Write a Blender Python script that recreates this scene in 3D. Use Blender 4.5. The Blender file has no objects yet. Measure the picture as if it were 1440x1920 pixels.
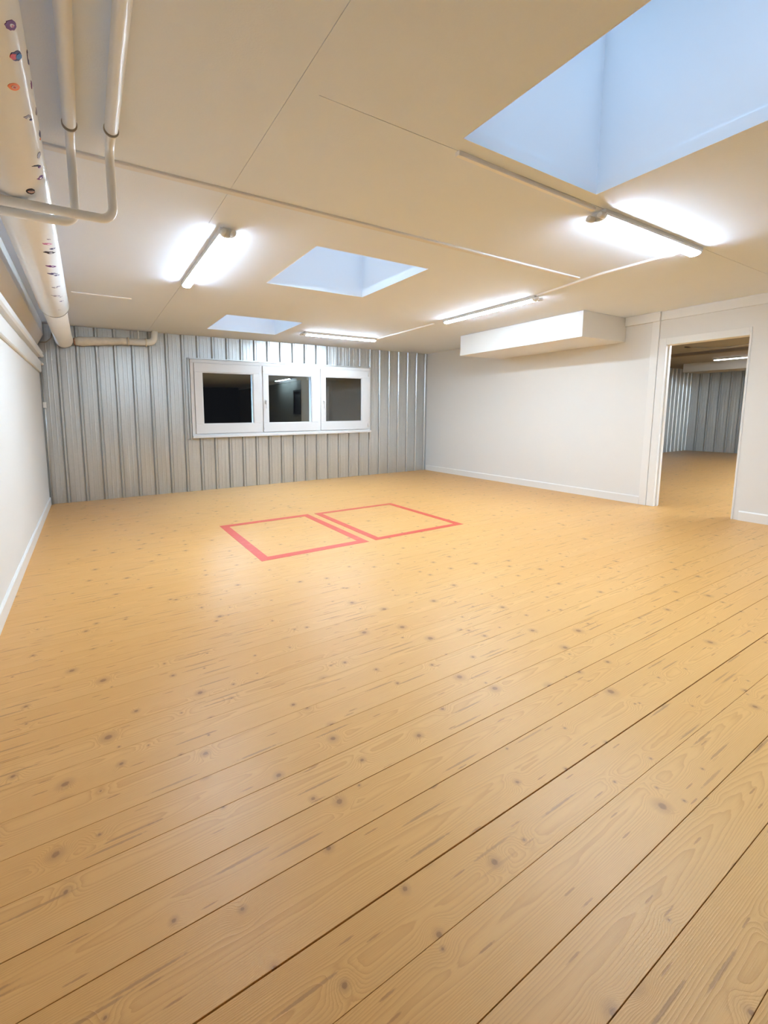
import bpy, bmesh, math, random
from mathutils import Vector, Matrix
random.seed(7)
C = bpy.context.scene.collection
PI = math.pi

# ------------------------------------------------------------------ room data (metres)
XL, XR, YF, H = -0.532, 6.484, 7.052, 2.5      # left wall, right wall, far wall, ceiling height
YB = -6.0                                      # back wall, behind the camera
XA, YA, YA0 = 16.55, 6.2, -1.5                 # the room seen through the doorway
WT = 0.125                                     # thickness of the right wall
DY0, DY1, DZ = 1.935, 2.735, 2.09              # doorway in the right wall

# ------------------------------------------------------------------ materials
def new_mat(name):
    m = bpy.data.materials.new(name); m.use_nodes = True
    nt = m.node_tree
    return m, nt, nt.nodes['Principled BSDF']

def L(nt, a, b): nt.links.new(a, b)

def N(nt, kind, **kw):
    n = nt.nodes.new(kind)
    for k, v in kw.items(): setattr(n, k, v)
    return n

def M(nt, op, a, b=None, c=None, clamp=False):
    n = nt.nodes.new('ShaderNodeMath'); n.operation = op; n.use_clamp = clamp
    for i, v in enumerate((a, b, c)):
        if v is None: continue
        if isinstance(v, (int, float)): n.inputs[i].default_value = v
        else: nt.links.new(v, n.inputs[i])
    return n.outputs[0]

def smooth(nt, x, e0, e1):
    n = nt.nodes.new('ShaderNodeMapRange'); n.interpolation_type = 'SMOOTHSTEP'
    nt.links.new(x, n.inputs['Value'])
    n.inputs['From Min'].default_value = e0; n.inputs['From Max'].default_value = e1
    return n.outputs['Result']

def mixc(nt, f, a, b):
    n = nt.nodes.new('ShaderNodeMix'); n.data_type = 'RGBA'
    if isinstance(f, (int, float)): n.inputs[0].default_value = f
    else: nt.links.new(f, n.inputs[0])
    for i, v in ((6, a), (7, b)):
        if isinstance(v, tuple): n.inputs[i].default_value = (*v, 1)
        else: nt.links.new(v, n.inputs[i])
    return n.outputs[2]

def vec(nt, x, y, z=0.0):
    n = nt.nodes.new('ShaderNodeCombineXYZ')
    for i, v in enumerate((x, y, z)):
        if isinstance(v, (int, float)): n.inputs[i].default_value = v
        else: nt.links.new(v, n.inputs[i])
    return n.outputs[0]

def noise(nt, v, scale=1.0, detail=2.0, rough=0.5):
    n = nt.nodes.new('ShaderNodeTexNoise')
    nt.links.new(v, n.inputs['Vector'])
    n.inputs['Scale'].default_value = scale; n.inputs['Detail'].default_value = detail
    n.inputs['Roughness'].default_value = rough
    return n.outputs['Fac']

def simple(name, col, rough=0.5, var=0.03, scale=6.0, bump=0.0, bscale=150.0, coat=0.0, spec=0.5, metallic=0.0):
    """a painted or plastic surface: a little mottling and a fine bump"""
    m, nt, b = new_mat(name)
    g = N(nt, 'ShaderNodeNewGeometry')
    f = noise(nt, g.outputs['Position'], scale, 4, 0.6)
    c = mixc(nt, f, tuple(max(0, x * (1 - var)) for x in col), tuple(min(1, x * (1 + var)) for x in col))
    L(nt, c, b.inputs['Base Color'])
    b.inputs['Roughness'].default_value = rough
    b.inputs['Metallic'].default_value = metallic
    b.inputs['Specular IOR Level'].default_value = spec
    b.inputs['Coat Weight'].default_value = coat
    b.inputs['Coat Roughness'].default_value = 0.12
    if bump:
        bn = N(nt, 'ShaderNodeBump'); bn.inputs['Strength'].default_value = bump
        bn.inputs['Distance'].default_value = 0.002
        L(nt, noise(nt, g.outputs['Position'], bscale, 3, 0.6), bn.inputs['Height'])
        L(nt, bn.outputs['Normal'], b.inputs['Normal'])
    return m

WALL = simple('wall_paint', (0.82, 0.82, 0.815), 0.62, 0.012, 3, 0.12, 220)
CEIL = simple('ceiling_paint', (0.79, 0.855, 0.965), 0.8, 0.02, 2.2, 0.35, 130)
SOFFIT = simple('soffit_paint', (0.80, 0.785, 0.76), 0.7, 0.02, 3, 0.2, 130)
TRIMW = simple('trim_paint', (0.87, 0.87, 0.865), 0.4, 0.01, 5)
BEIGE = simple('cream_pipe_paint', (0.84, 0.835, 0.82), 0.32, 0.02, 7, 0.05, 90)
LAGGING = simple('aged_lagging_paint', (0.74, 0.69, 0.61), 0.6, 0.16, 22, 0.7, 45)
WRAP = simple('glossy_white_wrap', (0.86, 0.885, 0.92), 0.24, 0.03, 14, 0.45, 20, coat=0.9)
CONDUIT = simple('white_conduit_plastic', (0.90, 0.90, 0.92), 0.35, 0.01)
BATTEN = simple('painted_batten', (0.75, 0.75, 0.77), 0.6, 0.03, 9, 0.2, 90)
PVC = simple('white_window_plastic', (0.70, 0.695, 0.70), 0.35, 0.008, 4)
LAMPBODY = simple('lamp_housing', (0.72, 0.73, 0.74), 0.35, 0.01)
SHAFT = simple('skylight_shaft_paint', (0.87, 0.90, 0.94), 0.75, 0.008, 3)
DARK = simple('dark_gap', (0.035, 0.028, 0.02), 0.8, 0.1)
CHARCOAL = simple('charcoal_paint', (0.018, 0.018, 0.02), 0.7, 0.1)
REAR_DARK = simple('darkened_rear_wall', (0.16, 0.165, 0.15), 0.6, 0.04)  # unseen rear of the right wall: darkness of the space put into its colour
CABLE = simple('grey_cable_rubber', (0.42, 0.38, 0.33), 0.5, 0.05)
RUST = simple('torn_reddish_lagging', (0.52, 0.27, 0.2), 0.7, 0.25, 40)

def tape_mat():
    m, nt, b = new_mat('red_floor_tape')
    g = N(nt, 'ShaderNodeNewGeometry')
    f = noise(nt, g.outputs['Position'], 11, 5, 0.65)
    w = smooth(nt, f, 0.5, 0.78)
    L(nt, mixc(nt, w, (0.62, 0.078, 0.042), (0.68, 0.13, 0.075)), b.inputs['Base Color'])
    b.inputs['Roughness'].default_value = 0.42
    return m
TAPE = tape_mat()

def metal_mat():
    m, nt, b = new_mat('galvanised_steel')
    g = N(nt, 'ShaderNodeNewGeometry'); s = N(nt, 'ShaderNodeSeparateXYZ')
    L(nt, g.outputs['Position'], s.inputs[0])
    u = M(nt, 'ADD', s.outputs[0], s.outputs[1])
    streak = noise(nt, vec(nt, M(nt, 'MULTIPLY', u, 24), M(nt, 'MULTIPLY', s.outputs[2], 0.6)), 1, 3, 0.6)
    broad = noise(nt, vec(nt, M(nt, 'MULTIPLY', u, 3.1), M(nt, 'MULTIPLY', s.outputs[2], 0.9), 3.3), 1, 2, 0.5)
    vor = N(nt, 'ShaderNodeTexVoronoi'); vor.inputs['Scale'].default_value = 60
    L(nt, g.outputs['Position'], vor.inputs['Vector'])
    sp = N(nt, 'ShaderNodeSeparateColor'); L(nt, vor.outputs['Color'], sp.inputs[0])
    f = M(nt, 'ADD', M(nt, 'MULTIPLY', streak, 0.55), M(nt, 'ADD', M(nt, 'MULTIPLY', broad, 0.3), M(nt, 'MULTIPLY', sp.outputs[0], 0.12)))
    L(nt, mixc(nt, smooth(nt, f, 0.25, 0.75), (0.58, 0.607, 0.615), (0.68, 0.70, 0.708)), b.inputs['Base Color'])
    b.inputs['Metallic'].default_value = 0.86
    L(nt, M(nt, 'ADD', 0.30, M(nt, 'MULTIPLY', streak, 0.2)), b.inputs['Roughness'])
    bn = N(nt, 'ShaderNodeBump'); bn.inputs['Strength'].default_value = 0.12; bn.inputs['Distance'].default_value = 0.004
    L(nt, M(nt, 'ADD', streak, M(nt, 'MULTIPLY', broad, 1.5)), bn.inputs['Height'])
    L(nt, bn.outputs['Normal'], b.inputs['Normal'])
    return m
METAL = metal_mat()

def glass_mat():
    """double glazing: mostly clear, mirrors a seventh of the light"""
    m = bpy.data.materials.new('window_glass'); m.use_nodes = True
    nt = m.node_tree; nt.nodes.clear()
    out = N(nt, 'ShaderNodeOutputMaterial')
    t = N(nt, 'ShaderNodeBsdfTransparent'); t.inputs[0].default_value = (0.86, 0.9, 0.88, 1)
    gl = N(nt, 'ShaderNodeBsdfGlossy'); gl.inputs['Roughness'].default_value = 0.0
    gl.inputs['Color'].default_value = (0.97, 1, 0.98, 1)
    fr = N(nt, 'ShaderNodeFresnel'); fr.inputs['IOR'].default_value = 2.1
    mx = N(nt, 'ShaderNodeMixShader')
    L(nt, fr.outputs[0], mx.inputs[0]); L(nt, t.outputs[0], mx.inputs[1]); L(nt, gl.outputs[0], mx.inputs[2])
    L(nt, mx.outputs[0], out.inputs[0])
    return m
GLASS = glass_mat()

def emit_mat(name, col, s):
    m = bpy.data.materials.new(name); m.use_nodes = True
    nt = m.node_tree; nt.nodes.clear()
    out = N(nt, 'ShaderNodeOutputMaterial'); e = N(nt, 'ShaderNodeEmission')
    e.inputs[0].default_value = (*col, 1); e.inputs[1].default_value = s
    L(nt, e.outputs[0], out.inputs[0])
    return m
TUBE = emit_mat('lit_diffuser', (0.72, 0.915, 1.09), 112.0)
TUBE_FILL = emit_mat('fill_diffuser_annex', (0.74, 0.925, 1.09), 340.0)  # emission of the two added fill lamps in the annex
TUBE3 = emit_mat('lit_diffuser_dim', (0.85, 0.93, 1.0), 12.0)

def floor_mat():
    m, nt, b = new_mat('pine_boards')
    g = N(nt, 'ShaderNodeNewGeometry'); s = N(nt, 'ShaderNodeSeparateXYZ')
    L(nt, g.outputs['Position'], s.inputs[0])
    X, Y = s.outputs[0], s.outputs[1]
    a = N(nt, 'ShaderNodeAttribute', attribute_name='board_seed'); seed = a.outputs['Fac']
    a2 = N(nt, 'ShaderNodeAttribute', attribute_name='board_centre'); V = M(nt, 'SUBTRACT', Y, a2.outputs['Fac'])
    s1 = M(nt, 'MULTIPLY', seed, 37.31); s2 = M(nt, 'MULTIPLY', seed, 91.7)
    rnd = M(nt, 'FRACT', M(nt, 'MULTIPLY', seed, 17.13))
    rnd2 = M(nt, 'FRACT', M(nt, 'MULTIPLY', seed, 53.77))
    # knots: cells with one candidate point each, sliced by the narrow boards
    def spots(cx, cy, off):
        v = N(nt, 'ShaderNodeTexVoronoi', voronoi_dimensions='2D', feature='F1')
        v.inputs['Scale'].default_value = 1.0
        L(nt, vec(nt, M(nt, 'ADD', M(nt, 'DIVIDE', X, cx), M(nt, 'MULTIPLY', seed, off)),
                  M(nt, 'ADD', M(nt, 'DIVIDE', V, cy), M(nt, 'MULTIPLY', seed, off * 1.7))), v.inputs['Vector'])
        sp = N(nt, 'ShaderNodeSeparateColor'); L(nt, v.outputs['Color'], sp.inputs[0])
        return v.outputs['Distance'], sp.outputs[0], sp.outputs[1]
    wob = noise(nt, vec(nt, M(nt, 'MULTIPLY', X, 60), M(nt, 'MULTIPLY', Y, 60)), 1, 2, 0.6)
    kd, kr, kg = spots(0.23, 0.20, 41.3)
    kd = M(nt, 'ADD', M(nt, 'MULTIPLY', kd, 0.215), M(nt, 'MULTIPLY', M(nt, 'SUBTRACT', wob, 0.5), 0.006))
    krad = M(nt, 'ADD', 0.0035, M(nt, 'MULTIPLY', M(nt, 'POWER', kr, 2.5), 0.0115))
    krel = M(nt, 'DIVIDE', kd, krad)
    knot = M(nt, 'SUBTRACT', 1.0, smooth(nt, krel, 0.55, 1.15))
    halo = M(nt, 'SUBTRACT', 1.0, smooth(nt, krel, 0.8, 3.2))
    bend = M(nt, 'MULTIPLY', M(nt, 'EXPONENT', M(nt, 'MULTIPLY', M(nt, 'POWER', M(nt, 'DIVIDE', kd, 0.03), 2.0), -1.0)), M(nt, 'MULTIPLY', krad, 2.2))
    # cathedral grain: a flat saw cut through a slowly wandering log
    d = M(nt, 'ADD', 0.012, M(nt, 'MULTIPLY', noise(nt, vec(nt, M(nt, 'MULTIPLY', X, 0.17), s1), 1, 1.5, 0.5), 0.16))
    v0 = M(nt, 'ADD', M(nt, 'MULTIPLY', M(nt, 'SUBTRACT', rnd, 0.5), 0.10),
           M(nt, 'MULTIPLY', M(nt, 'SUBTRACT', noise(nt, vec(nt, M(nt, 'MULTIPLY', X, 0.8), s2), 1, 1, 0.5), 0.5), 0.05))
    dv = M(nt, 'SUBTRACT', V, v0)
    r = M(nt, 'SQRT', M(nt, 'ADD', M(nt, 'POWER', dv, 2.0), M(nt, 'POWER', d, 2.0)))
    warp = M(nt, 'MULTIPLY', M(nt, 'SUBTRACT', noise(nt, vec(nt, M(nt, 'MULTIPLY', X, 2.2), M(nt, 'MULTIPLY', V, 22), s1), 1, 2.5, 0.6), 0.5), 0.008)
    r = M(nt, 'ADD', M(nt, 'ADD', r, warp), bend)
    ring = M(nt, 'FRACT', M(nt, 'MULTIPLY', r, M(nt, 'ADD', 240.0, M(nt, 'MULTIPLY', rnd2, 220.0))))
    late = M(nt, 'MULTIPLY', M(nt, 'POWER', ring, 2.2), M(nt, 'SUBTRACT', 1.0, smooth(nt, ring, 0.9, 1.0)))
    fibre = noise(nt, vec(nt, M(nt, 'MULTIPLY', X, 14), M(nt, 'MULTIPLY', V, 900), s2), 1, 2, 0.6)
    tone = noise(nt, vec(nt, M(nt, 'MULTIPLY', X, 0.8), M(nt, 'MULTIPLY', V, 9), s2), 1, 3, 0.6)
    # long resin streaks
    td, tr, tg = spots(0.8, 0.036, 23.9)
    streak = M(nt, 'MULTIPLY', M(nt, 'SUBTRACT', 1.0, smooth(nt, M(nt, 'ADD', td, M(nt, 'MULTIPLY', M(nt, 'SUBTRACT', wob, 0.5), 0.1)), 0.07, 0.13)),
               smooth(nt, tr, 0.55, 0.65))
    # short dark flecks
    fd, fr_, fg = spots(0.30, 0.030, 67.7)
    fleck = M(nt, 'MULTIPLY', M(nt, 'SUBTRACT', 1.0, smooth(nt, M(nt, 'ADD', fd, M(nt, 'MULTIPLY', M(nt, 'SUBTRACT', wob, 0.5), 0.12)), 0.05, 0.10)),
              smooth(nt, fr_, 0.72, 0.8))
    base = mixc(nt, tone, FLOOR_A, FLOOR_B)
    base = mixc(nt, M(nt, 'MULTIPLY', rnd2, 0.42), base, FLOOR_C)
    base = mixc(nt, M(nt, 'MULTIPLY', late, 0.52), base, FLOOR_LATE)
    base = mixc(nt, M(nt, 'MULTIPLY', smooth(nt, fibre, 0.45, 0.75), 0.22), base, FLOOR_LATE)
    base = mixc(nt, M(nt, 'MULTIPLY', streak, 0.62), base, (0.34, 0.165, 0.055))
    base = mixc(nt, M(nt, 'MULTIPLY', fleck, 0.6), base, (0.33, 0.14, 0.04))
    base = mixc(nt, M(nt, 'MULTIPLY', halo, 0.38), base, (0.34, 0.17, 0.065))
    base = mixc(nt, M(nt, 'MULTIPLY', knot, 0.78), base, (0.28, 0.125, 0.042))
    L(nt, base, b.inputs['Base Color'])
    L(nt, M(nt, 'ADD', 0.33, M(nt, 'MULTIPLY', tone, 0.10)), b.inputs['Roughness'])
    b.inputs['Specular IOR Level'].default_value = 0.42
    bn = N(nt, 'ShaderNodeBump'); bn.inputs['Strength'].default_value = 0.12; bn.inputs['Distance'].default_value = 0.0015
    L(nt, M(nt, 'ADD', fibre, late), bn.inputs['Height']); L(nt, bn.outputs['Normal'], b.inputs['Normal'])
    return m
FLOOR_A, FLOOR_B, FLOOR_C, FLOOR_LATE = (0.66, 0.345, 0.106), (0.77, 0.435, 0.158), (0.70, 0.362, 0.106), (0.47, 0.21, 0.048)
FLOOR = floor_mat()

# ------------------------------------------------------------------ mesh helpers
def box(bm, x0, x1, y0, y1, z0, z1, mi=0):
    vs = [bm.verts.new((x, y, z)) for z in (z0, z1) for y in (y0, y1) for x in (x0, x1)]
    for f in ((0, 2, 3, 1), (4, 5, 7, 6), (0, 1, 5, 4), (1, 3, 7, 5), (3, 2, 6, 7), (2, 0, 4, 6)):
        bm.faces.new([vs[i] for i in f]).material_index = mi

def prism(bm, pts, axis, a0, a1, mi=0):
    """a closed polygon extruded along an axis; pts are the two other coordinates in order"""
    def P(p, t):
        q = list(p); q.insert(axis, t); return q
    A = [bm.verts.new(P(p, a0)) for p in pts]; B = [bm.verts.new(P(p, a1)) for p in pts]
    n = len(pts)
    for i in range(n):
        bm.faces.new((A[i], A[(i + 1) % n], B[(i + 1) % n], B[i])).material_index = mi
    bm.faces.new(A).material_index = mi; bm.faces.new(B[::-1]).material_index = mi

def fillet(pts, r, n=7):
    """round the corners of a polyline"""
    pts = [Vector(p) for p in pts]; out = [pts[0]]
    for a, b, c in zip(pts, pts[1:], pts[2:]):
        u = (a - b).normalized(); v = (c - b).normalized()
        ang = u.angle(v); t = min(r / math.tan(ang / 2), (a - b).length * .49, (c - b).length * .49); rr = t * math.tan(ang / 2)
        ctr = b + (u + v).normalized() * (rr / math.sin(ang / 2))
        p, q = b + u * t - ctr, b + v * t - ctr
        for i in range(n + 1):
            w = p.normalized().slerp(q.normalized(), i / n) * rr; out.append(ctr + w)
    out.append(pts[-1]); return out

def tube(bm, pts, r, seg=16, mi=0, caps=True, radii=None):
    pts = [Vector(p) for p in pts]; rings = []; up = None
    for i, p in enumerate(pts):
        d = (pts[min(i + 1, len(pts) - 1)] - pts[max(i - 1, 0)]).normalized()
        if up is None:
            up = d.orthogonal().normalized()
        up = (up - d * up.dot(d)).normalized(); sd = d.cross(up)
        rr = radii[i] if radii else r
        rings.append([bm.verts.new(p + (up * math.cos(2 * PI * k / seg) + sd * math.sin(2 * PI * k / seg)) * rr) for k in range(seg)])
    for A, B in zip(rings, rings[1:]):
        for k in range(seg):
            f = bm.faces.new((A[k], A[(k + 1) % seg], B[(k + 1) % seg], B[k])); f.material_index = mi; f.smooth = True
    if caps:
        bm.faces.new(rings[0][::-1]).material_index = mi; bm.faces.new(rings[-1]).material_index = mi

def obj(name, bm, mats, parent=None, bevel=0.0, recalc=True):
    if recalc: bmesh.ops.recalc_face_normals(bm, faces=bm.faces)
    me = bpy.data.meshes.new(name); bm.to_mesh(me); bm.free()
    for m in (mats if isinstance(mats, (list, tuple)) else [mats]): me.materials.append(m)
    o = bpy.data.objects.new(name, me); C.objects.link(o)
    if parent: o.parent = parent
    if bevel:
        b = o.modifiers.new('bevel', 'BEVEL'); b.width = bevel; b.segments = 2; b.limit_method = 'ANGLE'
    return o

def boxes(name, lst, mats, parent=None, bevel=0.0):
    bm = bmesh.new()
    for t in lst: box(bm, *t)
    return obj(name, bm, mats, parent, bevel)

def struct(o, label, cat='structure'):
    o['kind'] = 'structure'; o['label'] = label; o['category'] = cat
    return o

def tag(o, label, cat, group=None):
    o['label'] = label; o['category'] = cat
    if group: o['group'] = group
    return o

def thing(name, loc, label, cat, group=None):
    o = bpy.data.objects.new(name, None); C.objects.link(o); o.location = loc
    o.empty_display_size = 0.1
    return tag(o, label, cat, group)

# ------------------------------------------------------------------ floor
def build_floor():
    seams = [0.365, 0.495, 0.640, 0.780, 0.960, 1.096, 1.235]
    y = 1.235
    while y < YF + 0.1: y += 0.1405; seams.append(y)
    y = 0.365
    while y > YB - 0.1: y -= 0.1405; seams.insert(0, y)
    gaps = {0.780: 0.0036, 0.365: 0.0018, 0.495: 0.0018, 0.96: 0.0018, 0.640: 0.0009, 1.096: 0.0018}
    bm = bmesh.new()
    ls = bm.faces.layers.float.new('board_seed'); lc = bm.faces.layers.float.new('board_centre')
    x0, x1 = XL - 0.05, XA + 0.1
    for a, b in zip(seams, seams[1:]):
        ga = gaps.get(round(a, 3)); gb = gaps.get(round(b, 3))
        rng = random.Random(int(a * 1000))
        ga = (ga or (0.0010 if a < 1.4 else 0.0006)) / 2; gb = (gb or (0.0010 if b < 1.4 else 0.0006)) / 2
        e = 0.0006 if a < 1.4 else 0.0003
        prof = [(a + ga, -0.012), (a + ga, -e), (a + ga + e, 0), (b - gb - e, 0), (b - gb, -e), (b - gb, -0.012)]
        sd = rng.random()
        rows = [(bm.verts.new((x0, p[0], p[1])), bm.verts.new((x1, p[0], p[1]))) for p in prof]
        for r1, r2 in zip(rows, rows[1:]):
            f = bm.faces.new((r1[0], r1[1], r2[1], r2[0])); f[ls] = sd; f[lc] = (a + b) / 2
    vs = [bm.verts.new(p) for p in ((x0, YB - .1, -.011), (x1, YB - .1, -.011), (x1, YF + .1, -.011), (x0, YF + .1, -.011))]
    bm.faces.new(vs).material_index = 1
    box(bm, x0, x1, YB - .1, YF + .1, -.12, -.02, 1)
    for f in bm.faces:
        if f.material_index == 0 and f.normal.z < 0: f.normal_flip()
    return struct(obj('floor', bm, [FLOOR, DARK], recalc=False), 'honey coloured knotty pine floorboards across the whole room', 'floor')
build_floor()

# ------------------------------------------------------------------ ceiling with three skylight holes
SKY = [(1.585, 2.665, 0.47, 1.525), (1.585, 2.695, 2.935, 3.96), (1.62, 2.70, 5.40, 6.41)]
def build_ceiling():
    gw = 0.003
    sx = [0.78]; sy = [1.60]
    xs = {XL - .1, XR + .02}; ys = {YB - .1, YF + .1}
    for k in SKY: xs |= {k[0], k[1]}; ys |= {k[2], k[3]}
    for v in sx + [0.88]: xs |= {v - gw / 2, v + gw / 2}
    for v in sy: ys |= {v - gw / 2, v + gw / 2}
    xs = sorted(xs); ys = sorted(ys); bm = bmesh.new()
    def inhole(x, y): return any(k[0] < x < k[1] and k[2] < y < k[3] for k in SKY)
    def ingroove(x, y):
        if abs(x - .78) < gw and y < 2.42: return True
        if abs(x - .88) < gw and y > 2.42: return True
        return x > 1.0 and abs(y - 1.60) < gw
    for xa, xb in zip(xs, xs[1:]):
        for ya, yb in zip(ys, ys[1:]):
            cx, cy = (xa + xb) / 2, (ya + yb) / 2
            if inhole(cx, cy): continue
            box(bm, xa, xb, ya, yb, H + (0.004 if ingroove(cx, cy) else 0), H + 0.06)
    return struct(obj('ceiling', bm, CEIL), 'cream painted low board ceiling with skylight openings', 'ceiling')
build_ceiling()

# ------------------------------------------------------------------ skylights (window_2 .. window_4)
def skylight(n, k, label):
    x0, x1, y0, y1 = k; zt = H + 0.95; t = 0.03
    bm = bmesh.new()
    zb = H + 0.0
    box(bm, x0 - t, x0, y0 - t, y1 + t, H + .061, zt); box(bm, x1, x1 + t, y0 - t, y1 + t, H + .061, zt)
    box(bm, x0, x1, y0 - t, y0, H + .061, zt); box(bm, x0, x1, y1, y1 + t, H + .061, zt)
    e = 0.004   # lining down to the ceiling face
    box(bm, x0, x0 + e, y0, y1, H - .001, H + .062); box(bm, x1 - e, x1, y0, y1, H - .001, H + .062)
    box(bm, x0 + e, x1 - e, y0, y0 + e, H - .001, H + .062); box(bm, x0 + e, x1 - e, y1 - e, y1, H - .001, H + .062)
    s = obj('window_%d' % n, bm, SHAFT); struct(s, label, 'skylight')
    g = boxes('pane', [(x0, x1, y0, y1, zt - .012, zt)], GLASS, s)
    boxes('curb_frame', [(x0 - t, x1 + t, y0 - t, y0, zt, zt + .05), (x0 - t, x1 + t, y1, y1 + t, zt, zt + .05),
                         (x0 - t, x0, y0, y1, zt, zt + .05), (x1, x1 + t, y0, y1, zt, zt + .05)], TRIMW, s)
    ld = bpy.data.lights.new('skylight_portal', 'AREA'); ld.shape = 'RECTANGLE'; ld.size = x1 - x0; ld.size_y = y1 - y0
    ld.cycles.is_portal = True
    lo = bpy.data.objects.new('skylight_portal', ld); C.objects.link(lo); lo.location = ((x0 + x1) / 2, (y0 + y1) / 2, zt + 0.002)
skylight(2, SKY[0], 'large pale blue skylight nearest the camera, upper right')
skylight(3, SKY[1], 'pale blue skylight in the middle of the ceiling')
skylight(4, SKY[2], 'small-looking far pale blue skylight above the metal wall')

# ------------------------------------------------------------------ walls
struct(boxes('wall_left', [(XL - .15, XL, YB, YF + .1, -.1, H + .05)], WALL), 'white painted wall along the left side', 'wall')
struct(boxes('wall_back', [(XL - .15, XR + .1, YB - .15, YB, -.1, H + .05)], CHARCOAL), 'dark wall behind the camera', 'wall')

HY0, HY1, HZ0, HZ1 = 0.22, 0.72, 1.28, 2.02     # dark hatch in the right wall, seen mirrored in the window
def build_right_wall():
    bm = bmesh.new(); a, b = XR, XR + WT
    box(bm, a, b, DY1, YF + .1, -.1, H + .05)
    box(bm, a, b, DY0, DY1, DZ, H + .05)
    box(bm, a, b, 0.78, DY0, -.1, H + .05)
    box(bm, a, b, HY1, 0.78, -.1, H + .05, 1)  # from here back the wall is darkened so the window mirrors a dark space
    box(bm, a, b, HY0, HY1, -.1, HZ0, 1); box(bm, a, b, HY0, HY1, HZ1, H + .05, 1)
    box(bm, a, b, YB, HY0, -.1, H + .05, 1)
    return struct(obj('wall_right', bm, [WALL, REAR_DARK]), 'white painted wall on the right with a doorway', 'wall')
build_right_wall()
h = struct(boxes('window_5', [(XR - .02, XR + .05, HY0 - .05, HY0, HZ0 - .05, HZ1 + .05), (XR - .02, XR + .05, HY1, HY1 + .05, HZ0 - .05, HZ1 + .05),
    (XR - .02, XR + .05, HY0, HY1, HZ0 - .05, HZ0), (XR - .02, XR + .05, HY0, HY1, HZ1, HZ1 + .05)], CHARCOAL), 'dark internal hatch window in the right wall', 'window')
boxes('pane', [(XR + .02, XR + .03, HY0, HY1, HZ0, HZ1)], CHARCOAL, h)

# corrugated cladding, profile along s, facing -n
def cladding(bm, s0, s1, z0, z1, place, pitch=0.2405, first=-0.08, rib=0.036, h=0.017, hole=None, mi=0):
    pts = [(s0, 0.0)]
    k = math.ceil((s0 - first) / pitch) - 1
    while first + k * pitch < s1 + pitch:
        c = first + k * pitch
        for ds, dn in ((-0.013, 0), (-0.012, -0.02), (-0.002, -0.02), (0.0, 0.0), (0.013, h), (rib, h), (rib + .005, 0), (rib + .0055, -0.012), (rib + .013, -0.012), (rib + .0145, 0.0),
                       (rib + .075, 0.0), (rib + .079, 0.0014), (rib + .087, 0.0014), (rib + .091, 0.0),
                       (rib + .135, 0.0), (rib + .139, 0.0014), (rib + .147, 0.0014), (rib + .151, 0.0)):
            if s0 < c + ds < s1: pts.append((c + ds, dn))
        k += 1
    pts.append((s1, 0.0))
    if hole:
        for hs in hole[:2]:
            for i, (a, b) in enumerate(zip(pts, pts[1:])):
                if a[0] < hs < b[0]:
                    t = (hs - a[0]) / (b[0] - a[0]); pts.insert(i + 1, (hs, a[1] + t * (b[1] - a[1]))); break
    for (a, na), (b, nb) in zip(pts, pts[1:]):
        rng = [(z0, z1)]
        if hole and hole[0] <= (a + b) / 2 <= hole[1]: rng = [(z0, hole[2]), (hole[3], z1)]
        for za, zb in rng:
            vs = [bm.verts.new(place(s, n, z)) for s, n, z in ((a, na, za), (b, nb, za), (b, nb, zb), (a, na, zb))]
            bm.faces.new(vs).material_index = mi

WX0, WX1, WZ0, WZ1 = 1.475, 4.945, 0.885, 2.125      # window outer frame
def build_far_wall():
    bm = bmesh.new(); hole = (WX0 + .05, WX1 - .05, WZ0 + .05, WZ1 - .05)
    cladding(bm, XL - .02, XR + .02, -.01, H + .04, lambda s, n, z: (s, YF - n, z), hole=hole)
    a, b = YF + .03, YF + .16
    box(bm, XL - .1, hole[0], a, b, -.1, H + .06, 1); box(bm, hole[1], XR + .1, a, b, -.1, H + .06, 1)
    box(bm, hole[0], hole[1], a, b, -.1, hole[2], 1); box(bm, hole[0], hole[1], a, b, hole[3], H + .06, 1)
    return struct(obj('wall_far', bm, [METAL, DARK], recalc=False), 'ribbed galvanised metal wall at the far end', 'wall')
build_far_wall()

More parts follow.
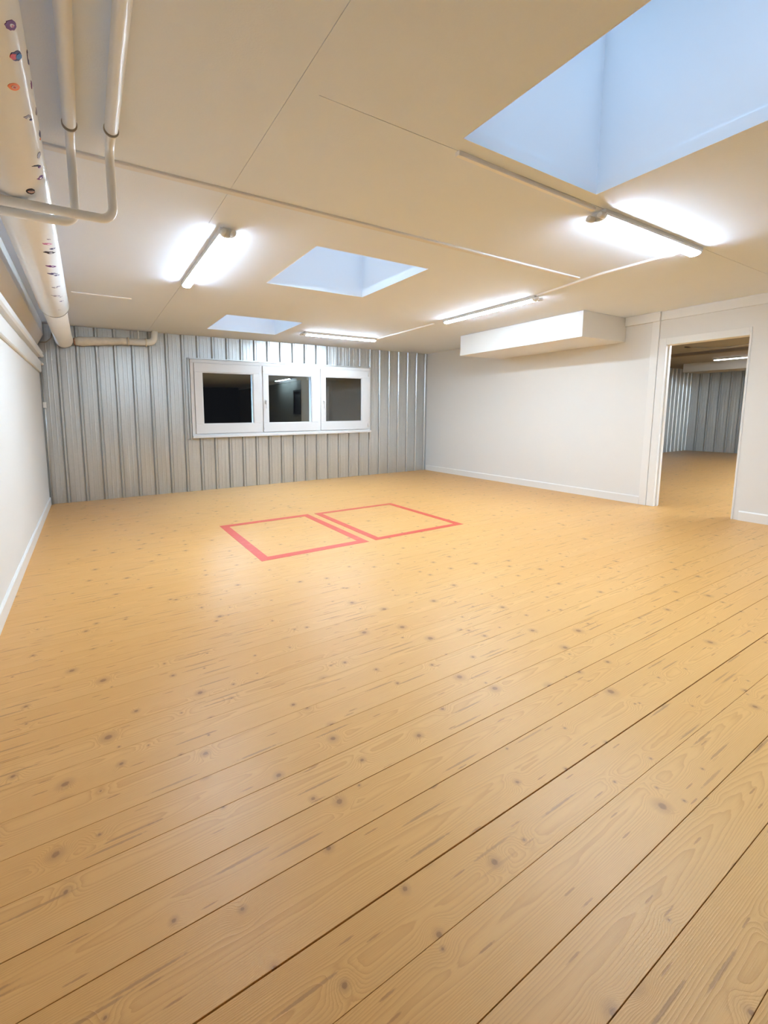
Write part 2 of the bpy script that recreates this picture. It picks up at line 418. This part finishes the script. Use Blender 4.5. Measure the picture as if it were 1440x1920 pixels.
# ------------------------------------------------------------------ main window
def build_window():
    fw = 0.055; y0, y1 = YF - .072, YF + .06
    posts = (2.655, 3.79)       # mullions between the three lights
    lst = [(WX0, WX1, y0, y1, WZ1 - fw, WZ1), (WX0, WX1, y0, y1, WZ0, WZ0 + fw),
           (WX0, WX0 + fw, y0, y1, WZ0 + fw, WZ1 - fw), (WX1 - fw, WX1, y0, y1, WZ0 + fw, WZ1 - fw)]
    for p in posts: lst.append((p - .03, p + .03, y0, y1, WZ0 + fw, WZ1 - fw))
    w = struct(boxes('window_1', lst, PVC, bevel=.004), 'wide white three-pane window in the metal wall', 'window')
    glass = ((1.655, 2.515), (2.785, 3.64), (3.925, 4.745)); gz = (1.095, 1.93)
    edges = ((WX0 + fw, posts[0] - .03), (posts[0] + .03, posts[1] - .03), (posts[1] + .03, WX1 - fw))
    for i, ((g0, g1), (e0, e1)) in enumerate(zip(glass, edges)):
        ys = y0 - .014; ye = y1 - .02; z0, z1 = WZ0 + fw + .002, WZ1 - fw - .002; e0 += .003; e1 -= .003
        s = boxes('sash', [(e0, e1, ys, ye, gz[1], z1), (e0, e1, ys, ye, z0, gz[0]), (e0, g0, ys, ye, gz[0], gz[1]), (g1, e1, ys, ye, gz[0], gz[1])],
                  PVC, w, .005)
        b = .012   # glazing bead
        boxes('glazing_bead', [(g0, g1, ys + .012, ys + .03, gz[1] - b, gz[1]), (g0, g1, ys + .012, ys + .03, gz[0], gz[0] + b),
                      (g0, g0 + b, ys + .012, ys + .03, gz[0] + b, gz[1] - b), (g1 - b, g1, ys + .012, ys + .03, gz[0] + b, gz[1] - b)], PVC, s)
        boxes('pane', [(g0, g1, ys + .032, ys + .036, gz[0], gz[1])], GLASS, s)
        if i > 0:
            hx = g0 - .045 if i == 2 else e0 + .045
            bm = bmesh.new(); box(bm, hx - .014, hx + .014, ys - .012, ys, 1.43, 1.50)
            tube(bm, fillet([(hx, ys - .008, 1.475), (hx, ys - .045, 1.475), (hx, ys - .05, 1.345)], .02), .0095, 10)
            obj('handle', bm, PVC, s, .003)
            bm = bmesh.new()
            hx2 = e0 + .004 if i == 1 else e1 - .004
            for z in (1.02, 2.0): tube(bm, [(hx2, ys - .008, z - .035), (hx2, ys - .008, z + .035)], .008, 10)
            obj('hinge', bm, PVC, s)
    boxes('window_sill', [(WX0 - .005, WX1 + .005, y0 - .045, y0 + .01, WZ0 - .012, WZ0 + .03)], PVC, w, .006)
    boxes('window_flashing', [(WX0 - .012, WX1 + .01, YF - .085, YF, WZ1 + .001, WZ1 + .022), (WX0 - .075, WX0 - .05, YF - .035, YF, WZ0 - .03, WZ1 + .022),
                       (WX0 - .03, WX0 - .004, YF - .05, YF, WZ0 - .03, WZ1 + .022)], METAL, w)
build_window()

# ------------------------------------------------------------------ baseboards, door frame, cornice boards
BH, BT = 0.11, 0.016
def base_x(name, x, sgn, y0, y1, label):
    bm = bmesh.new()
    prism(bm, [(x, 0), (x + sgn * BT, 0), (x + sgn * BT, BH - .012), (x + sgn * .006, BH), (x, BH)], 1, y0, y1)
    return struct(obj(name, bm, TRIMW), label, 'baseboard')
def prism_y(bm, pts, y0, y1): prism(bm, pts, 1, y0, y1)
base_x('baseboard_left', XL, 1, YB, YF - .03, 'white baseboard along the left wall')
base_x('baseboard_right', XR, -1, DY1 + .15, YF - .03, 'white baseboard on the right wall between metal wall and doorway')
base_x('baseboard_right_near', XR, -1, YB, DY0 - .06, 'white baseboard on the right wall nearer than the doorway')

d = struct(boxes('door_1', [(XR - .012, XR + WT + .012, DY1 - .022, DY1 + .06, 0, DZ + .075), (XR - .012, XR + WT + .012, DY0 - .012, DY0 + .004, 0, DZ + .075),
      (XR - .012, XR + WT + .012, DY0 + .004, DY1 - .022, DZ - .012, DZ + .075)], TRIMW, bevel=.003), 'open doorway in a white frame without a door leaf', 'doorway')
boxes('frame_post', [(XR - .022, XR, DY1 + .062, DY1 + .145, 0, H - .11)], TRIMW, d, .003)
boxes('door_stop', [(XR + .05, XR + .085, DY1 - .036, DY1 - .022, 0, DZ - .012)], TRIMW, d)

t = struct(boxes('trim_1', [(XR - .05, XR, DY1 + .055, 3.19, H - .115, H)], TRIMW, bevel=.003), 'short boxed cornice board between ceiling box and doorway', 'trim')
t = struct(boxes('trim_2', [(XR - .022, XR, YB, DY1 + .053, H - .11, H)], TRIMW, bevel=.003), 'long shallow cornice board above the doorway', 'trim')

# ------------------------------------------------------------------ boxed ceiling duct on the right wall
bm = bmesh.new(); box(bm, 5.475, XR - .001, 3.195, 5.18, 2.182, H - .001)
tag(obj('ceiling_duct_box', bm, WALL, bevel=.003), 'white boxed-in duct under the ceiling at the top of the right wall', 'duct box')

# ------------------------------------------------------------------ left side: sloped soffit, wall rails, pipes
bm = bmesh.new()
prism(bm, [(XL + .001, 2.19), (-.45, 2.335), (-.45, H - .001), (XL + .001, H - .001)], 1, YB + .02, YF - .10)
tag(obj('sloped_soffit', bm, SOFFIT, bevel=.003), 'cream sloped boxing in the corner where the left wall meets the ceiling', 'soffit')

r = thing('wall_rail', (XL, 0, 2.08), 'upper white rail running along the left wall just under the sloped boxing', 'rail', 'rails along the left wall')
bm = bmesh.new(); prism(bm, [(XL + .001, 2.035), (-.485, 2.035), (-.470, 2.05), (-.470, 2.105), (-.485, 2.125), (XL + .001, 2.125)], 1, YB + .05, YF - .13)
o = obj('rail', bm, TRIMW, r); o.matrix_parent_inverse = Matrix.Translation((-XL, 0, -2.08))
bm = bmesh.new(); tube(bm, [(-.500, YF - .13, 2.08), (-.485, YF - .045, 2.06)], .022, 12)
o = obj('end_cap', bm, BEIGE, r); o.matrix_parent_inverse = Matrix.Translation((-XL, 0, -2.08))
r = thing('wall_rail', (XL, 0, 1.92), 'lower white board running along the left wall beneath the upper rail', 'rail', 'rails along the left wall')
bm = bmesh.new(); prism(bm, [(XL + .001, 1.84), (-.510, 1.84), (-.502, 1.85), (-.502, 1.985), (-.510, 2.0), (XL + .001, 2.0)], 1, YB + .05, YF - .06)
o = obj('rail', bm, TRIMW, r); o.matrix_parent_inverse = Matrix.Translation((-XL, 0, -1.92))
bm = bmesh.new(); tube(bm, [(-.500, YF - .075, 1.97), (-.486, YF - .034, 1.95)], .017, 12)
o = obj('end_cap', bm, BEIGE, r); o.matrix_parent_inverse = Matrix.Translation((-XL, 0, -1.92))

# big pipe with sticker wrap
PX, PZ, PR = -0.207, 2.30, 0.122
pipe = thing('ceiling_pipe', (PX, 0, PZ), 'thick white sticker-covered pipe running under the ceiling along the left wall', 'pipe')
def under(o, root):
    o.parent = root; o.matrix_parent_inverse = Matrix.Translation(-Vector(root.location)); return o
def lathe_y(bm, prof, cx, cz, seg=40, mi=0):
    rings = [[bm.verts.new((cx + rr * math.cos(2 * PI * k / seg), y, cz + rr * math.sin(2 * PI * k / seg))) for k in range(seg)] for y, rr in prof]
    for A, B in zip(rings, rings[1:]):
        for k in range(seg):
            f = bm.faces.new((A[k], A[(k + 1) % seg], B[(k + 1) % seg], B[k])); f.smooth = True; f.material_index = mi
    bm.faces.new(rings[0][::-1]); bm.faces.new(rings[-1])
bm = bmesh.new()
lathe_y(bm, [(-2.0, PR), (4.78, PR), (4.80, PR + .004), (4.85, PR + .004), (4.86, .1)], PX, PZ)
under(obj('wrapped_sleeve', bm, WRAP), pipe)['label'] = 'glossy white wrap covered in small stickers'
bm = bmesh.new()
lathe_y(bm, [(4.80, .106), (6.90, .106), (6.905, .113), (6.985, .113), (6.99, .104)], PX - .006, PZ - .002)
under(obj('bare_pipe', bm, BEIGE), pipe)
for y in (0.4, 3.1, 5.6):
    bm = bmesh.new(); tube(bm, [(PX, y, PZ + .10), (PX, y, H)], .006, 8)
    under(obj('hanger_rod', bm, BEIGE), pipe)

INK = {'purple': (0.16, 0.05, 0.19), 'pink': (0.52, 0.2, 0.33), 'blue': (0.05, 0.17, 0.38), 'red': (0.6, 0.08, 0.09), 'orange': (0.85, 0.25, 0.1),
       'black': (0.03, 0.025, 0.035), 'navy': (0.09, 0.08, 0.17), 'teal': (0.45, 0.55, 0.53), 'skin': (0.7, 0.42, 0.3), 'grey': (0.27, 0.25, 0.3), 'white': (0.84, 0.82, 0.83)}
INKM = {k: simple('sticker_' + k, v, 0.6, 0.1, 60, spec=0.15) for k, v in INK.items()}
def sticker(deg, y, shapes, label, m=(1.5, -.3, 1.35, 1.1)):
    """shapes: (colour, [(ds, dy), ...]) polygons in metres round the pipe / along it"""
    bm = bmesh.new(); mats = []
    for n, (col, poly) in enumerate(shapes):
        if INKM[col] not in mats: mats.append(INKM[col])
        poly = [(m[0] * a + m[1] * b, m[2] * a + m[3] * b) for a, b in poly]
        mi = mats.index(INKM[col]); rr = PR + .0012 + .0006 * n
        def P(s, v, q):
            a = math.radians(deg) + s / PR
            return (PX + q * math.cos(a), y + v, PZ + q * math.sin(a))
        top = [bm.verts.new(P(s, v, rr)) for s, v in poly]; bot = [bm.verts.new(P(s, v, PR - .004)) for s, v in poly]
        cs = sum(p[0] for p in poly) / len(poly); cv = sum(p[1] for p in poly) / len(poly)
        c = bm.verts.new(P(cs, cv, rr))
        for i in range(len(poly)):
            j = (i + 1) % len(poly)
            bm.faces.new((top[i], top[j], c)).material_index = mi
            bm.faces.new((bot[i], bot[j], top[j], top[i])).material_index = mi
    o = under(obj('sticker', bm, mats), pipe); o['label'] = label
def disc(r, n=18, wob=0.0, sx=1.0, sy=1.0, cx=0, cy=0, seed=0):
    g = random.Random(seed)
    return [(cx + sx * r * (1 + wob * (g.random() - .5)) * math.cos(2 * PI * i / n), cy + sy * r * (1 + wob * (g.random() - .5)) * math.sin(2 * PI * i / n)) for i in range(n)]
sticker(-33.6, 1.413, [('purple', disc(.0125, 18, .25, seed=1)), ('white', disc(.0045, 12, .5, cx=.001, seed=2)), ('pink', disc(.003, 8, .3, cx=.002, cy=.001))], 'purple ring sticker')
sticker(-34.8, 1.516, [('navy', disc(.0135, 18, .3, seed=3)), ('red', disc(.008, 12, .3, cx=-.007, cy=.001, seed=4)), ('blue', disc(.0075, 12, .3, cx=.005, seed=5))], 'blue and red sticker')
sticker(-48.2, 1.616, [('orange', disc(.0115, 18, .1)), ('skin', disc(.006, 12)), ('red', disc(.0025, 8))], 'orange disc sticker')
sticker(-4, 1.60, [('navy', disc(.010, 14, .8, 1, 2.4, seed=6)), ('white', disc(.004, 8, .5, 1, 3, .002)), ], 'dark scribbled sticker at the pipe edge', (1, 0, 0, 1))
sticker(-10, 1.70, [('purple', disc(.008, 14, .9, 1, 1.8, seed=8))], 'small violet scribble sticker', (1, 0, 0, 1))
sticker(-36.5, 1.787, [('grey', [(-.012, -.004), (-.004, .004), (.002, -.004), (.012, .008), (.009, -.006), (.002, -.011), (-.006, -.006)]), ('navy', disc(.004, 8, .5, cx=.010, cy=.010, seed=9))], 'grey scribble sticker with a dark dot')
sticker(-8, 1.84, [('grey', disc(.008, 12, .6, 1, 2.2, seed=10))], 'grey sticker at the pipe edge', (1, 0, 0, 1))
sticker(-8, 1.97, [('navy', disc(.009, 14, .7, 1, 2.4, seed=11)), ('orange', disc(.004, 8, .3, cx=-.008, cy=.02))], 'dark sticker with an orange corner', (1, 0, 0, 1))
sticker(-26.7, 2.046, [('grey', disc(.009, 14, .6, 1, 1.5, seed=12))], 'grey scribble sticker')
sticker(-38.1, 2.098, [('black', [(-.016, -.006), (0, -.002), (.013, .010), (.016, .002), (.004, -.008), (-.008, -.010)]), ('purple', disc(.005, 8, .4, cx=.010, cy=.006))], 'black bird-like scribble sticker')
sticker(-34.3, 2.20, [('purple', disc(.011, 14, .7, seed=13)), ('white', disc(.004, 8, .4))], 'small violet sticker')
sticker(-61.0, 2.254, [('black', disc(.022, 20, .2, 1.05, .95, seed=14)), ('skin', disc(.016, 16, .3, 1, .5, .002, .002, seed=15)), ('grey', disc(.012, 14, .3, 1, .22, .002, .000))], 'black oval sticker', (.76, -.13, .58, 1.12))
k = 0
for a_, y_, c_, w_ in ((-45, 2.86, 'grey', .4), (-52, 2.91, 'pink', .8), (-52, 3.054, 'black', 1.1), (-40, 3.03, 'navy', .6), (-55, 3.306, 'purple', 1.0), (-55, 3.47, 'navy', 1.0),
                       (-44, 3.55, 'navy', .7), (-62, 3.80, 'grey', .8), (-48, 3.82, 'navy', .5), (-63, 4.05, 'grey', 1.1), (-46, 4.15, 'grey', .5), (-47, 4.29, 'navy', .7), (-64, 4.55, 'grey', .4)):
    k += 1
    sticker(a_, y_, [(c_, disc(.019 * w_, 16, .7, 1.3, .8, seed=20 + k)), ('white', disc(.006 * w_, 8, .6, 1.2, .6, .006 * w_, 0, seed=50 + k))], c_ + ' sticker further along the pipe', (1.16, -.1, 1.9, 1.07))

# two small heating pipes turning down and away to the left wall
def heating_pipe(x, rs, rp, ysl, yb, zh, label):
    z = H - .047
    t_ = thing('heating_pipe', (x, yb, z), label, 'pipe', 'cream heating pipes at the upper left')
    bm = bmesh.new(); tube(bm, fillet([(x, ysl - .1, z), (x, yb, z), (x, yb, zh), (XL + .002, yb, zh)], .055, 8), rp, 20)
    under(obj('bent_pipe', bm, BEIGE), t_)
    bm = bmesh.new(); tube(bm, [(x, -2.0, z), (x, ysl - .004, z), (x, ysl, z)], rs, 22, radii=[rs, rs, rs - .003])
    under(obj('insulation_sleeve', bm, BEIGE), t_)['label'] = 'thicker sleeve on the straight run'
    bm = bmesh.new()
    tube(bm, [(x, ysl + .004, z), (x, ysl + .010, z)], rs + .004, 22)
    under(obj('sleeve_ring', bm, CABLE), t_)['label'] = 'dark ring at the end of the sleeve'
heating_pipe(.166, .0265, .0195, 2.12, 2.30, 2.155, 'cream heating pipe bending left, the one farther from the left wall')
heating_pipe(.012, .0255, .0190, 2.16, 2.36, 2.135, 'cream heating pipe bending left, the one nearer the big stickered pipe')

# lagged pipe on the far wall, elbow up into the ceiling
t_ = thing('lagged_pipe', (-.09, YF - .07, 2.275), 'short cream lagged pipe along the top of the metal wall with an elbow up', 'pipe')
yy = YF - .085
bm = bmesh.new()
pts = [(-.085 + .06 * i, yy, 2.278 + .0045 * i + .004 * math.sin(i * 2.1)) for i in range(12)]
tube(bm, pts, .06, 18, radii=[.052, .062, .064, .06, .06, .057, .055, .053, .055, .053, .052, .049])
under(obj('lagging', bm, LAGGING), t_)['label'] = 'rough painted lagging'
bm = bmesh.new(); tube(bm, fillet([(.56, yy, 2.322), (.955, yy, 2.335), (.975, yy, H)], .085, 9), .047, 20)
under(obj('elbow_pipe', bm, BEIGE), t_)
bm = bmesh.new(); tube(bm, [(-.098, yy, 2.277), (-.078, yy, 2.278)], .054, 18, radii=[.040, .057])
under(obj('torn_end', bm, RUST), t_)['label'] = 'torn reddish end of the lagging'
bm = bmesh.new(); tube(bm, [(.745, yy + .03, 2.36), (.745, yy + .03, H)], .012, 10)
under(obj('hanger', bm, BEIGE), t_)
for x in (.60, .845):
    bm = bmesh.new(); tube(bm, [(x - .012, yy, 2.327), (x + .012, yy, 2.328)], .058, 18)
    under(obj('clamp_band', bm, LAGGING), t_)

# loose cable between soffit and pipe, corner conduit
bm = bmesh.new(); tube(bm, fillet([(-.50, YF - .05, 2.245), (-.42, YF - .06, 2.25), (-.36, YF - .05, 2.31), (-.335, YF - .05, 2.46), (-.335, YF - .05, H)], .04, 5), .008, 8)
tag(obj('cable', bm, CABLE), 'loose pale cable in the far left corner behind the thick pipe', 'cable')
t_ = thing('corner_conduit', (-.492, YF - .045, 0), 'thin galvanised conduit standing in the far left corner', 'conduit')
bm = bmesh.new(); tube(bm, [(-.500, YF - .045, .001), (-.500, YF - .045, 1.91)], .011, 12); under(obj('tube', bm, METAL), t_)
bm = bmesh.new(); box(bm, -.518, -.480, YF - .066, YF - .024, 1.36, 1.44); under(obj('coupling', bm, TRIMW, bevel=.004), t_)['label'] = 'small white coupling'

bm = bmesh.new(); tube(bm, [(5.42, YF - .001, 1.895), (5.42, YF - .012, 1.895), (5.42, YF - .012, 1.875)], .007, 8)
tag(obj('wall_hook', bm, TRIMW), 'tiny white hook on the metal wall right of the window', 'hook')

# ------------------------------------------------------------------ ceiling conduits
def conduit(name, pts, w, h, label, mat=CONDUIT, cat='conduit'):
    """a flat trunking strip on the ceiling through plan points"""
    bm = bmesh.new()
    pts = [Vector((p[0], p[1], 0)) for p in pts]
    off = []
    for i, p in enumerate(pts):
        d_ = (pts[min(i + 1, len(pts) - 1)] - pts[max(i - 1, 0)]).normalized()
        off.append(Vector((-d_.y, d_.x, 0)) * w / 2)
    rows = []
    for p, o_ in zip(pts, off):
        rows.append([bm.verts.new((p + s * o_ * k_ + Vector((0, 0, z)))) for s, k_, z in ((1, 1, H), (1, 1, H - h * .75), (1, .8, H - h), (-1, .8, H - h), (-1, 1, H - h * .75), (-1, 1, H))])
    for A, B in zip(rows, rows[1:]):
        for i in range(6): bm.faces.new((A[i], A[(i + 1) % 6], B[(i + 1) % 6], B[i]))
    bm.faces.new(rows[0]); bm.faces.new(rows[-1][::-1])
    return tag(obj(name, bm, mat), label, cat)
conduit('ceiling_batten', [(XL + .085, 2.465), (4.12, 2.475)], .042, .013, 'long flat cover strip crossing the ceiling from the left pipe to the right', BATTEN, 'cover strip')
conduit('ceiling_conduit', [(4.17, 1.70), (4.17, 2.3), (4.315, 3.02)], .026, .017, 'thin white conduit linking the near right ceiling lamp to the right middle lamp')
conduit('ceiling_conduit', [(4.355, 4.62), (4.365, 5.96)], .026, .017, 'thin white conduit leading to the far ceiling lamp above the window')
conduit('ceiling_conduit', [(1.64, 1.605), (2.82, 1.622)], .024, .020, 'white trunking along the far edge of the large near skylight')
conduit('ceiling_conduit', [(-.06, 5.12), (.50, 5.135)], .016, .010, 'short white strip on the ceiling beside the thick left pipe')

# ------------------------------------------------------------------ batten lamps
def make_lamp(length, label, emit=TUBE):
    r_ = thing('batten_lamp', (0, 0, H), label, 'ceiling lamp', 'fluorescent batten lamps')
    h_ = length / 2
    bm = bmesh.new(); prism(bm, [(-.043, .003), (-.045, -.022), (-.042, -.034), (.042, -.034), (.045, -.022), (.043, .003)], 0, -h_, h_)
    obj('housing', bm, LAMPBODY, r_)
    bm = bmesh.new(); n = 14
    prof = [(.038 * math.cos(a), -.0345 - .019 * math.sin(a) ** .7) for a in [PI * i / n for i in range(n + 1)]]
    prism(bm, prof, 0, -h_ + .022, h_ - .018)
    for f in bm.faces: f.smooth = len(f.verts) == 4
    obj('diffuser', bm, emit, r_)['label'] = 'glowing white diffuser'
    for s, w_ in ((-1, .024), (1, .018)):
        bm = bmesh.new(); prof = [(.040 * math.cos(a), -.034 - .022 * math.sin(a) ** .7) for a in [PI * i / 10 for i in range(11)]]
        x0_, x1_ = sorted((s * (h_ - w_), s * h_)); prism(bm, prof, 0, x0_, x1_)
        obj('end_cap', bm, TUBECAP if s > 0 else LAMPBODY, r_)
    for yv in (-.034, .034):
        bm = bmesh.new(); tube(bm, [(-h_ - .05, yv, -.040), (-h_ - .046, yv, -.040), (-h_ - .004, yv, -.040), (-h_, yv, -.040)], .019, 14, radii=[.012, .019, .019, .014])
        obj('cable_gland', bm, LAMPBODY, r_)
    return r_
TUBECAP = simple('translucent_cap', (0.86, 0.87, 0.88), 0.3, 0.01)

def copy_thing(src):
    c = src.copy(); C.objects.link(c)
    for ch in src.children:
        d_ = ch.copy(); C.objects.link(d_); d_.parent = c
    return c
def place(o, near, far, label=None):
    n_, f_ = Vector(near), Vector(far); d_ = f_ - n_
    o.location = ((n_.x + f_.x) / 2, (n_.y + f_.y) / 2, H); o.rotation_euler.z = math.atan2(d_.y, d_.x)
    if label: o['label'] = label
lamp = make_lamp(1.34, 'lit batten lamp on the left of the ceiling, pointing at the metal wall')
place(lamp, (.905, 2.96), (.905, 4.28))
place(copy_thing(lamp), (2.86, 1.632), (4.27, 1.632), 'lit batten lamp beside the large near skylight, nearest on the right')
place(copy_thing(lamp), (4.345, 3.04), (4.345, 4.40), 'lit batten lamp in front of the white boxed duct')
place(copy_thing(lamp), (2.98, 5.99), (4.36, 5.99), 'lit batten lamp above the window, beside the far skylight')
place(copy_thing(lamp), (6.30, -.98), (6.30, .36), 'lit batten lamp behind the camera near the right wall, mirrored in the window')

# ------------------------------------------------------------------ red taped squares on the floor
def tape_square(x0, x1, y0, y1, wl, wr, wn, wf, label):
    r_ = thing('tape_square', ((x0 + x1) / 2, (y0 + y1) / 2, 0), label, 'floor marking', 'red tape squares on the floor')
    for a in ((x0, x0 + wl, y0, y1), (x1 - wr, x1, y0, y1), (x0 + wl, x1 - wr, y0, y0 + wn), (x0 + wl, x1 - wr, y1 - wf, y1)):
        bm = bmesh.new(); box(bm, *a, 0.0002, 0.0012); under(obj('tape_strip', bm, TAPE), r_)
tape_square(1.235, 2.352, 3.325, 4.655, .088, .085, .085, .085, 'left of two red tape squares on the floor, nearer the left wall')
tape_square(2.437, 3.650, 3.330, 4.645, .080, .080, .070, .070, 'right of two red tape squares on the floor, nearer the doorway')

# ------------------------------------------------------------------ the room beyond the doorway
bm = bmesh.new()
cladding(bm, XR + WT, XA, -.01, H + .3, lambda s, n, z: (s, YA - n, z))
struct(obj('wall_annex_left', bm, METAL, recalc=False), 'ribbed metal wall on the left of the room beyond the doorway', 'wall')
bm = bmesh.new()
cladding(bm, YA0, YA, -.01, H + .3, lambda s, n, z: (XA - n, YA + YA0 - s, z))
struct(obj('wall_annex_far', bm, METAL, recalc=False), 'ribbed metal wall at the end of the room beyond the doorway', 'wall')
struct(boxes('wall_annex_right', [(XR + WT, XA + .1, YA0 - .12, YA0, -.1, H + .3)], WALL), 'white wall on the right of the room beyond the doorway', 'wall')
CEIL2 = simple('dimmed_grey_brown_board', (0.27, 0.25, 0.22), 0.8, 0.12, 3)  # base colour darkened to keep this ceiling dim despite the added lamps
DUCT2 = simple('grey_duct_paint', (0.5, 0.49, 0.46), 0.6, 0.04)
BEAM = simple('brown_beam', (0.16, 0.12, 0.085), 0.7, 0.1)
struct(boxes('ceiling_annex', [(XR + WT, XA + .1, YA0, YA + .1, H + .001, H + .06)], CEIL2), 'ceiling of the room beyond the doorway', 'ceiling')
bm = bmesh.new(); box(bm, 11.55, 11.72, YA0, YA - .03, H - .055, H)
tag(obj('ceiling_beam', bm, BEAM), 'dark beam crossing the ceiling of the room beyond the doorway', 'beam')
bm = bmesh.new(); box(bm, 14.2, 15.1, YA0, 5.52, 2.275, H)
tag(obj('ceiling_duct_box', bm, DUCT2), 'grey boxed duct under the ceiling in the room beyond the doorway', 'duct box')
o = make_lamp(1.9, 'lit batten lamp in the room seen through the doorway', TUBE3); place(o, (13.45, 2.75), (13.45, 4.62))
o = make_lamp(1.9, '', TUBE_FILL); place(o, (9.0, -.6), (9.0, 1.3), 'added unseen fill lamp beyond the doorway, hidden by the right wall, nearer the doorway')  # extra out-of-view lamps put in to brighten the annex floor
place(copy_thing(o), (12.6, -.3), (12.6, 1.6), 'added unseen fill lamp beyond the doorway, hidden by the right wall, deeper in the room')
bm = bmesh.new(); tube(bm, [(10.2 + .02 * i, 2.6 + .16 * i, H - .012 - .10 * math.sin(PI * i / 9)) for i in range(10)], .012, 8)
tag(obj('ceiling_cable', bm, CABLE), 'sagging cable under the ceiling beyond the doorway', 'cable')

# ------------------------------------------------------------------ world: dusk, bright overhead, dark at the horizon
w = bpy.data.worlds.new('dusk_sky'); bpy.context.scene.world = w; w.use_nodes = True
nt = w.node_tree; bg = nt.nodes['Background']
tc = N(nt, 'ShaderNodeTexCoord'); sp = N(nt, 'ShaderNodeSeparateXYZ'); L(nt, tc.outputs['Generated'], sp.inputs[0])
f = smooth(nt, sp.outputs[2], 0.12, 0.5)
L(nt, mixc(nt, f, (0.0003, 0.0003, 0.0004), (0.49, 0.68, 1.0)), bg.inputs['Color'])
bg.inputs['Strength'].default_value = 21.5

# ------------------------------------------------------------------ camera
cam = bpy.data.cameras.new('camera'); co = bpy.data.objects.new('camera', cam); C.objects.link(co)
yaw, pitch, roll = 0.50136, -0.11579, -0.00803
fw_ = Vector((math.sin(yaw) * math.cos(pitch), math.cos(yaw) * math.cos(pitch), math.sin(pitch)))
rt = Vector((math.cos(yaw), -math.sin(yaw), 0)); up = rt.cross(fw_)
r2 = rt * math.cos(roll) + up * math.sin(roll); u2 = -rt * math.sin(roll) + up * math.cos(roll)
m = Matrix((r2, u2, -fw_)).transposed().to_4x4(); m.translation = (0, 0, 1.25566)
co.matrix_world = m
cam.sensor_width = 36; cam.lens = 795.307 / 1920 * 36
cam.shift_x = (720 - 602.184) / 1920; cam.shift_y = -(960 - 867.481) / 1920
cam.clip_start = 0.05
bpy.context.scene.camera = co

sc = bpy.context.scene
sc.view_settings.view_transform = 'Standard'; sc.view_settings.look = 'None'
sc.view_settings.gamma = 1; sc.view_settings.use_curve_mapping = False
sc.view_settings.exposure = 0.44
sc.cycles.max_bounces = 7; sc.cycles.diffuse_bounces = 5; sc.cycles.glossy_bounces = 4
sc.cycles.caustics_reflective = False; sc.cycles.caustics_refractive = False
sc.cycles.use_adaptive_sampling = True; sc.cycles.adaptive_threshold = 0.04
sc.cycles.transparent_max_bounces = 8
sc.cycles.sample_clamp_indirect = 8.0
sc.cycles.use_denoising = True
